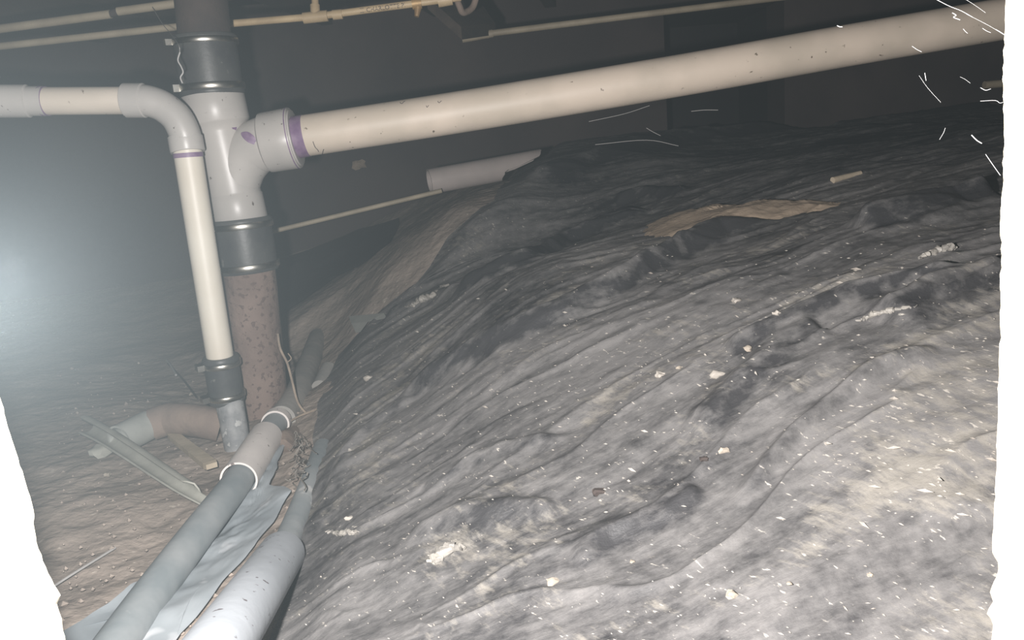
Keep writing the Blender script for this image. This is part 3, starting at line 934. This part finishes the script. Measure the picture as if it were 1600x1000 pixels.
# sleeve B in the foreground with its thin pipe
sB0, sB1 = P(330, 1030, .62), P(440, 866, .96)
sB0 = sB0 + (sB0 - sB1) * 0.30
v, f = shell(sB0, sB1, .0272, .003, 48)
tag(mesh_obj('pipe_sleeve', v, f, MT['sleeve_dimmed']), 'bluish white pipe sleeve in the foreground at the bottom edge', 'pipe sleeve')
pB = smooth_path([P(385, 948, .80), P(437, 869, .955), P(462, 815, 1.07), P(487, 752, 1.20), P(505, 700, 1.34)], 8)
v, f = sweep(pB, .0165, 28)
tag(mesh_obj('buried_pipe', v, f, MT['greypipe']), 'thin grey pipe running from the foreground sleeve under the sheet', 'pipe')
# dusty clear plastic beside pipe A
poly = [(448, 700), (436, 735), (424, 768), (446, 772), (454, 782), (442, 805), (430, 830), (412, 852), (385, 885), (340, 940), (290, 1005), (240, 1080), (150, 1080), (95, 1005), (170, 985), (220, 930), (285, 845), (340, 785), (395, 745), (428, 700)]
o = ground_patch('plastic_scrap', poly, 0.004, MT['palesheet'], wr=0.03, seed=43)
tag(o, 'dusty clear plastic scrap lying under the long grey pipe', 'plastic sheet')

# ------------------------------------------------------------------ broken pipe at the back and the thin conduit
B0, B1 = P(671, 284, 2.12), P(846, 252, 2.20)
LB = ln(B0, B1)
rB = RR(39.5, 2.12)
a, e1, e2 = frame_to_cam(B0, B1)
v, f = [], []
nT, nA = 60, 40
upv = UV - a * np.dot(UV, a)
upv = nrm(upv)
frv = nrm(np.cross(a, upv))
if np.dot(frv, CAM - B0) < 0:
    frv = -frv
def blen(an):
    """how far the shell reaches along its length at a height round the pipe (1 top, -1 bottom)"""
    h = math.sin(an)
    if h > 0.75: return 1.0
    if h > 0.35: return 0.99 - (0.75 - h) * .06
    if h > -0.30: return 0.97 - (0.35 - h) / .65 * .25
    if h > -0.36: return 0.66
    return 0.62 + 0.012 * math.sin(h * 9)
cols = []
for i in range(nT + 1):
    for k in range(nA):
        an = 2 * math.pi * k / nA
        t = LB * blen(an) * i / nT
        v.append(B0 + a * t + (frv * math.cos(an) + upv * math.sin(an)) * rB)
off = len(v)
for i in range(nT + 1):
    for k in range(nA):
        an = 2 * math.pi * k / nA
        t = LB * blen(an) * i / nT
        v.append(B0 + a * t + (frv * math.cos(an) + upv * math.sin(an)) * (rB - .004))
for i in range(nT):
    for k in range(nA):
        k2 = (k + 1) % nA
        q = (i * nA + k, i * nA + k2, (i + 1) * nA + k2, (i + 1) * nA + k)
        f.append(q)
        f.append(tuple(x + off for x in q[::-1]))
for k in range(nA):
    k2 = (k + 1) % nA
    f.append((k, k + off, k2 + off, k2))
    f.append((nT * nA + k, nT * nA + k2, nT * nA + k2 + off, nT * nA + k + off))
tag(mesh_obj('broken_pipe', v, f, mat('dull_lilac_pvc', (0.37, 0.325, 0.305), (0.31, 0.275, 0.26), 10, 0.33, 0.03, 60)), 'broken off length of pale pipe with a slanted end near the back', 'pipe')
v, f = solid(P(395, 369, 2.0), P(690, 298, 2.06), RR(7.5, 2.0), seg=16)
tag(mesh_obj('thin_conduit', v, f, MT['cpvc_dim']), 'thin conduit running from behind the stack to the broken pipe', 'pipe')

# ------------------------------------------------------------------ supply pipes under the joists
def text_on_pipe(txt, p0, p1, r, t0, size, parent):
    cu = bpy.data.curves.new('pipe_print', 'FONT')
    cu.body = txt
    cu.size = size
    cu.resolution_u = 2
    to = bpy.data.objects.new('tmp_text', cu)
    COL.objects.link(to)
    bpy.context.view_layer.update()
    dg = bpy.context.evaluated_depsgraph_get()
    tm = bpy.data.meshes.new_from_object(to.evaluated_get(dg))
    bpy.data.objects.remove(to)
    a, e1, e2 = frame_to_cam(p0, p1)
    bmm = bmesh.new()
    bmm.from_mesh(tm)
    bmesh.ops.triangulate(bmm, faces=bmm.faces[:])
    v = []
    up_sign = 1 if np.dot(e2, UV) > 0 else -1
    for q in bmm.verts:
        g = (q.co.y - size * .35) / r * up_sign
        v.append(np.asarray(p0) + a * (t0 + q.co.x) + (e1 * math.cos(g) + e2 * math.sin(g)) * (r + .0005))
    f = [tuple(x.index for x in fc.verts) for fc in bmm.faces]
    bmm.free()
    bpy.data.meshes.remove(tm)
    return mesh_obj('pipe_print', v, f, MT['marker'], parent, smooth=False)
DS = 1.72
def supply(name, label, segs, wpx, d, material, hubs=()):
    e = empty(name, P(*segs[0][0], d), label, 'pipe', 'supply pipes under the floor joists')
    for a, b in segs:
        v, f = solid(P(*a, d), P(*b, d), RR(wpx, d), seg=24)
        mesh_obj('tube', v, f, material, e)
    for a, b, w in hubs:
        v, f = solid(P(*a, d), P(*b, d), RR(w, d), seg=24)
        mesh_obj('fitting', v, f, material, e)
    return e
supply('supply_pipe', 'upper dusty supply pipe left of the stack with a dark joint', [((-60, 53), (173, 22)), ((184, 18), (360, -6))], 13, DS, MT['cpvc_dim'], [])
v, f = solid(P(171, 22.3, DS), P(186, 18, DS), RR(11, DS), seg=20)
tag(mesh_obj('pipe_joint', v, f, MT['iron_dark']), 'dark joint between two lengths of the upper supply pipe', 'pipe fitting')
supply('supply_pipe', 'lower dusty supply pipe crossing left of and behind the stack', [((-60, 79), (330, 36))], 11, DS + .02, MT['cpvc_dim'], [])
sp = supply('supply_pipe', 'yellowed supply pipe with a tee and black print right of the stack', [((345, 38), (480, 27)), ((508, 24), (720, -4)), ((493, 20), (491, -30))], 11, DS, MT['cpvc'],
            [((474, 28.5), (512, 24.5), 17), ((493, 24), (492, 8), 15), ((520, 23.5), (535, 22), 15)])
t0_, t1_ = P(508, 24, DS), P(720, -4, DS)
text_on_pipe('\u25a0 CHARLOTTE PI', t0_, t1_, RR(11, DS), ln(t0_, P(562, 17, DS)), .0125, sp)
e = empty('pipe_hanger', P(652, 18, DS), 'small brass hanger on the yellowed supply pipe', 'hanger')
v, f = lathe(P(644, 6, DS), P(660, 4, DS), [(0, RR(12, DS)), (0, RR(18, DS)), (.02, RR(18, DS)), (.02, RR(12, DS))], 24)
mesh_obj('loop', v, f, MT['brass'], e)
v, f = solid(P(653, 12, DS), P(651, 26, DS), .008, .005, 12)
mesh_obj('bolt', v, f, MT['brass'], e)
v, f = lathe(P(684, 2, DS), P(706, -2, DS), [(0, RR(11, DS)), (0, RR(19, DS)), (ln(P(684, 2, DS), P(706, -2, DS)), RR(19, DS)), (ln(P(684, 2, DS), P(706, -2, DS)), RR(11, DS))], 24)
mesh_obj('fitting', v, f, MT['cpvc'], sp)
v, f = sweep(smooth_path([P(712, -6, DS + .02), P(718, 10, DS + .02), P(724, 20, DS + .03), P(738, 12, DS + .05), P(745, -6, DS + .05)], 6), .007, 14)
tag(mesh_obj('pipe_bend', v, f, MT['clay']), 'dusty bend of pipe hanging under the joist by the brass hanger', 'pipe')
# old brace board whose underside shows
q = [P(668, 14, 1.95), P(722, 62, 1.95), P(775, 54, 2.2), P(730, -10, 2.2)]
mb = MB()
up = np.array([0, 0, .03])
mb.add(q + [p + up for p in q], [(0, 1, 2, 3), (7, 6, 5, 4)] + [(i, i + 4, (i + 1) % 4 + 4, (i + 1) % 4) for i in range(4)])
tag(mb.build('brace_board', MT['joist'], smooth=False), 'dark brown brace board under the joists above the long drain pipe', 'board')
e = supply('supply_pipe', 'long thin supply pipe under the ceiling above the long drain pipe', [((722, 61), (772, 51.5)), ((768, 52), (1260, -9))], 10, 2.15, MT['cpvc_dim'], [((722, 61), (770, 52), 12)])

# ------------------------------------------------------------------ odds and ends on the far wall and sheet
def lump(name, label, cat, p, r, material, sq=(1, 1, .7), seed=1, sub=2):
    bm = bmesh.new()
    bmesh.ops.create_icosphere(bm, subdivisions=sub, radius=1.0)
    rr = random.Random(seed)
    ph = [(rr.uniform(0, 6), rr.uniform(1.2, 3)) for _ in range(6)]
    v = []
    for q in bm.verts:
        k = 1 + .22 * math.sin(q.co.x * ph[0][1] * 2 + ph[0][0]) + .18 * math.sin(q.co.y * ph[1][1] * 2 + ph[1][0]) + .15 * math.sin((q.co.z + q.co.x) * 4 + ph[2][0])
        v.append((p[0] + q.co.x * r * sq[0] * k, p[1] + q.co.y * r * sq[1] * k, p[2] + q.co.z * r * sq[2] * k))
    f = [tuple(x.index for x in fc.verts) for fc in bm.faces]
    bm.free()
    return tag(mesh_obj(name, v, f, material), label, cat)
LUMPS = [((935, 772), 11, 'darkclod', 'dark brown clod lying in the middle of the ground sheet'),
         ((1131, 706), 9, 'pale', 'pale yellow lump on the sheet beside a dark hollow'),
         ((1168, 547), 9, 'pale', 'pale stone on the sheet left of the long fold'),
         ((1062, 577), 5, 'pale', 'small white pebble on the middle of the sheet'),
         ((1032, 588), 9, 'flake', 'flat grey pale stone left of the white pebble'),
         ((1120, 587), 12, 'flake', 'lilac grey flat stone at the lower end of the long fold'),
         ((863, 913), 11, 'pale', 'cream lump of debris near the bottom of the sheet'),
         ((988, 880), 5, 'pale', 'small white chip below the dark brown clod'),
         ((1144, 933), 12, 'pale', 'large cream lump near the bottom right of the sheet'),
         ((1360, 902), 6, 'pale', 'white pebble on the tan dust at lower right'),
         ((1233, 915), 5, 'pale', 'white chip right of the large cream lump'),
         ((575, 593), 9, 'flake', 'pale crumpled fleck on the sheet near the pit'),
         ((1150, 472), 8, 'flake', 'pale flat chip on the upper middle of the sheet'),
         ((1213, 492), 7, 'flake', 'pale chip above the long fold in the sheet'),
         ((545, 812), 7, 'flake', 'pale fleck on the sheet above the foreground sleeve'),
         ((1100, 720), 7, 'darkclod', 'dark crumb beside the pale yellow lump')]
for i, ((px, py), wpx, mk, lb) in enumerate(LUMPS):
    p = on_sheet(px, py)
    d = float(np.dot(p - CAM, _f))
    lump('debris_lump' if mk != 'pale' else 'stone', lb, 'debris' if mk != 'pale' else 'stone', p + np.array([0, 0, .002]), RR(wpx * 1.9, d), MT[mk], (1, .8, .55), i + 5)
p = P(1301, 285, 1.9)
pp = on_sheet(1301, 285)
v, f = solid(pp + np.array([0, 0, .004]), on_sheet(1328, 279) + np.array([0.03, .02, .008]), .0065, .005, 14)
tag(mesh_obj('dowel', v, f, MT['wood']), 'short round wooden dowel on the far part of the sheet', 'dowel')
v, f = solid(P(1538, 133, 2.3), P(1640, 124, 2.3), RR(12, 2.3), seg=16)
tag(mesh_obj('pipe_end', v, f, MT['cpvc_dim']), 'pale pipe end showing at the right edge of the hole', 'pipe')
lump('wall_lump', 'small tan mortar lump on the dark wall below the long drain pipe', 'mortar', PY(561, 257, YB - .01), .018, MT['sand'], (1.2, 1, 1), 77)
lump('pale_block', 'pale block lying under the near end of the split pipe', 'block', Zt(156, 705, .012), .017, MT['halfpipe'], (1, 1.3, .8), 78)
for (px, py), lb in (((170, 750), 'white pebble on the pit soil below the split pipe'), ((270, 690), 'pale crumb on the pit soil by the wooden stake'), ((300, 622), 'pale chip on the soil behind the clay pipe')):
    lump('stone', lb, 'stone', G(px, py) + np.array([0, 0, .010]), .0055, MT['pale'], (1, 1, .7), px)

# crumpled pale edges of the sheet
def crumple(label, pts, r, seed):
    rr = random.Random(seed)
    path = smooth_path([on_sheet(a, b) + np.array([0, 0, r * .5]) for a, b in pts], 14)
    path = [p + np.array([rr.uniform(-1, 1), rr.uniform(-1, 1), rr.uniform(-.3, .8)]) * r * .55 for p in path]
    n_ = len(path)
    v, f = sweep(path, [r * (.25 + .75 * math.sin(math.pi * (i + .5) / n_)) * rr.uniform(.45, 1.1) for i in range(n_)], 9)
    tag(mesh_obj('crumpled_film', v, f, MT['film'], smooth=False), label, 'plastic scrap')
crumple('crumpled pale strip of film at the crest of the sheet near the pit', [(636, 484), (655, 474), (672, 468), (700, 447)], .009, 1)
crumple('torn pale film edge along the long fold at the right', [(1340, 506), (1362, 496), (1392, 489), (1432, 482)], .0042, 2)
crumple('wrinkled pale film scrap below the far sand at the right', [(1438, 407), (1460, 398), (1480, 391), (1496, 391)], .0055, 3)
crumple('pale film wrinkles on the lower left of the sheet', [(510, 832), (528, 836), (545, 834), (560, 833)], .0036, 4)
crumple('cream film scrap at the foot of the near folds', [(672, 886), (690, 872), (705, 862), (722, 862)], .0065, 5)
# crumbs of earth on the pit floor
mb = MB()
for i in range(420):
    px, py = random.uniform(90, 470), random.uniform(560, 1000)
    g = G(px, py, .004)
    if g[0] > float(np.interp(g[1], yrow, xb)) - .01 or g[1] < .47:
        continue
    q = random.uniform(.0012, .0045) * (1.8 if random.random() > .95 else 1)
    rr = [random.uniform(.6, 1.2) for _ in range(6)]
    c = g + np.array([0, 0, q * .4])
    D6 = [(1, 0, 0), (0, 1, 0), (-1, 0, 0), (0, -1, 0), (0, 0, .8), (0, 0, -.8)]
    mb.add([c + np.array(D6[k]) * q * rr[k] for k in range(6)], [(0, 1, 4), (1, 2, 4), (2, 3, 4), (3, 0, 4), (1, 0, 5), (2, 1, 5), (3, 2, 5), (0, 3, 5)])
tag(mb.build('soil_crumbs', MT['soil'], smooth=False), 'small crumbs of earth scattered over the pit soil', 'soil', kind='stuff')

# pale flecks over the sheet: more than anyone could count
mb = MB()
cnt = 0
while cnt < 800:
    px, py = random.uniform(460, 1600), 1040 - 700 * random.random() ** 0.8
    r_ = ray(px, py)
    g = G(px, py, .03)
    x, y = g[0], g[1]
    if y > 2.3 or y < 0.49 or x < float(np.interp(y, yrow, xb)) + .02:
        cnt += 0.2
        continue
    cl = float(vnoise(np.array(x * 9), np.array(y * 9), 5))
    if random.random() > cl ** 2 * 1.6:
        continue
    z = sheet_z(x, y)
    a = random.gauss(-0.85, 0.35)
    s = random.uniform(.0003, .0008) * (1 + 1.3 * (random.random() > .93))
    ln_ = s * random.uniform(1.5, 4.5)
    ax, ay = np.array([math.cos(a), math.sin(a), random.uniform(-.2, .2)]) * ln_, np.array([-math.sin(a), math.cos(a), 0]) * s
    c = np.array([x, y, z + s * .6])
    mb.add([c - ax, c + ay, c + ax, c - ay, c + np.array([0, 0, s * 1.2]), c - np.array([0, 0, s])],
           [(0, 4, 1)[::-1], (1, 4, 2)[::-1], (2, 4, 3)[::-1], (3, 4, 0)[::-1], (0, 1, 5)[::-1], (1, 2, 5)[::-1], (2, 3, 5)[::-1], (3, 0, 5)[::-1]])
    cnt += 1
tag(mb.build('debris_flecks', MT['flake'], smooth=False), 'pale flecks of debris strewn over the dusty ground sheet', 'debris', kind='stuff')

# ------------------------------------------------------------------ roots
def strand(name, label, cat, pts, r, material, parent=None, n=6, seg=7):
    v, f = sweep(smooth_path(pts, n), r, seg)
    o = mesh_obj(name, v, f, material, parent)
    return tag(o, label, cat) if parent is None else o
e = empty('dry_root', Zt(487, 660, .02), 'long bare root rising in front of the rusty stack', 'root')
strand('stem', None, None, [P(434, 522, 1.56), P(438, 545, 1.55), P(449, 568, 1.55), P(457, 598, 1.55), P(466, 630, 1.55), P(484, 652, 1.55)], .0024, MT['root'], e)
strand('twig', None, None, [P(449, 566, 1.55), P(455, 560, 1.55), P(450, 552, 1.55)], .0012, MT['root'], e)
strand('twig', None, None, [P(449, 661, 1.5), P(468, 650, 1.53), P(496, 639, 1.55)], .002, MT['root'], e)
e = empty('root_tangle', Zt(470, 740, .01), 'tangle of fine dry roots between the white sleeve and the sheet', 'roots')
for i in range(44):
    px, py = random.gauss(472, 8), random.uniform(672, 765)
    z = random.uniform(.02, .075)
    pts = []
    dx, dy = random.uniform(-7, 7), random.uniform(-7, 7)
    for k in range(4):
        pts.append(PZ(px + dx * (k - 1.5) + random.uniform(-4, 4), py + dy * (k - 1.5) + random.uniform(-4, 4), z + random.uniform(-.006, .006)))
    strand('rootlet', None, None, pts, random.uniform(.0006, .0012), MT['rootlet'], e, 4, 5)
lump('soil_clod', 'brown clod of earth among the roots beside the sleeve', 'soil', Zt(447, 687, .02), .026, MT['clay'], (1, 1.2, .8), 91)
strand('pale_string', 'straight pale string on the pit soil at lower left', 'string', [G(84, 916, .005), G(120, 893, .006), G(180, 856, .004)], .0016, MT['webdim'])
strand('soil_twig', 'dark thin twig leaning on the soil left of the small coupling', 'twig', [G(262, 568, .02), G(285, 592, .018), G(308, 622, .012)], .0022, MT['darkclod'])
strand('pit_splinter', 'pale splinter lying on the soil left of the small rubber coupling', 'splinter', [G(260, 563, .02), G(267, 572, .02), G(275, 586, .018)], .0030, MT['webdim'])

# ------------------------------------------------------------------ cobwebs
DW = 0.62
e = empty('cobweb', P(1577, 60, DW), 'bright torn cobweb strands hanging across the upper right of the hole', 'cobweb')
for pts, r, d in [([(1450, -8), (1480, 8), (1502, 17), (1520, 27)], .00030, DW), ([(1488, 20), (1494, 24), (1490, 27), (1500, 31)], .00045, DW), ([(1497, -8), (1520, 6), (1540, 20)], .00014, DW),
                  ([(1510, 22), (1545, 40), (1575, 58)], .00016, DW), ([(1535, 44), (1548, 51)], .00022, DW), ([(1556, 46), (1566, 52), (1577, 60)], .00036, DW), ([(1425, 72), (1440, 81)], .0002, DW),
                  ([(1505, 45), (1512, 52)], .0002, DW), ([(1308, 40), (1316, 42)], .0004, DW)]:
    strand('strand', None, None, [P(a, b, d) for a, b in pts] if len(pts) > 2 else [P(*pts[0], d), P((pts[0][0] + pts[1][0]) / 2, (pts[0][1] + pts[1][1]) / 2 + .8, d), P(*pts[1], d)], r * 0.6, MT['web'], e, 5, 6)
e = empty('cobweb', P(1572, 280, DW), 'loose cobweb strands at the middle of the right edge of the hole', 'cobweb')
for pts, r in [([(1518, 211), (1526, 219), (1534, 224)], .00055), ([(1540, 241), (1551, 257), (1563, 274)], .00030), ([(1532, 137), (1540, 141), (1548, 139)], .0003), ([(1532, 158), (1555, 157), (1563, 161), (1573, 157)], .00026),
               ([(1445, 114), (1446, 120), (1447, 126)], .0003), ([(1436, 118), (1450, 138), (1470, 160)], .00012), ([(1468, 218), (1474, 208), (1477, 200)], .00018), ([(1500, 120), (1508, 124), (1516, 130)], .00013)]:
    strand('strand', None, None, [P(a, b, DW) for a, b in pts], r * 0.6, MT['web'], e, 5, 6)
e = empty('cobweb', P(268, 60, 1.30), 'long dangling cobweb thread left of the upper stack pipe', 'cobweb')
strand('thread', None, None, [P(238, 11, 1.70), P(253, 36, 1.60), P(267, 53, 1.45), P(279, 70, 1.3), P(281, 82, 1.3)], .0006, MT['webdim'], e)
strand('tuft', None, None, [P(281, 82, 1.3), P(278, 94, 1.3), P(283, 104, 1.3), P(286, 113, 1.3), P(282, 121, 1.3), P(285, 130, 1.3)], .0012, MT['webdim'], e)
e = empty('cobweb', P(900, 180, 1.6), 'faint cobweb threads below the long drain pipe', 'cobweb')
for pts, r in [([(920, 190), (975, 178), (1015, 165)], .0005), ([(930, 226), (1010, 219), (1060, 228)], .0005), ([(1010, 200), (1020, 206), (1032, 212)], .0005), ([(1080, 174), (1100, 172), (1122, 172)], .0006)]:
    strand('thread', None, None, [P(a, b, 1.62) for a, b in pts], r, MT['webdim'], e, 5, 6)
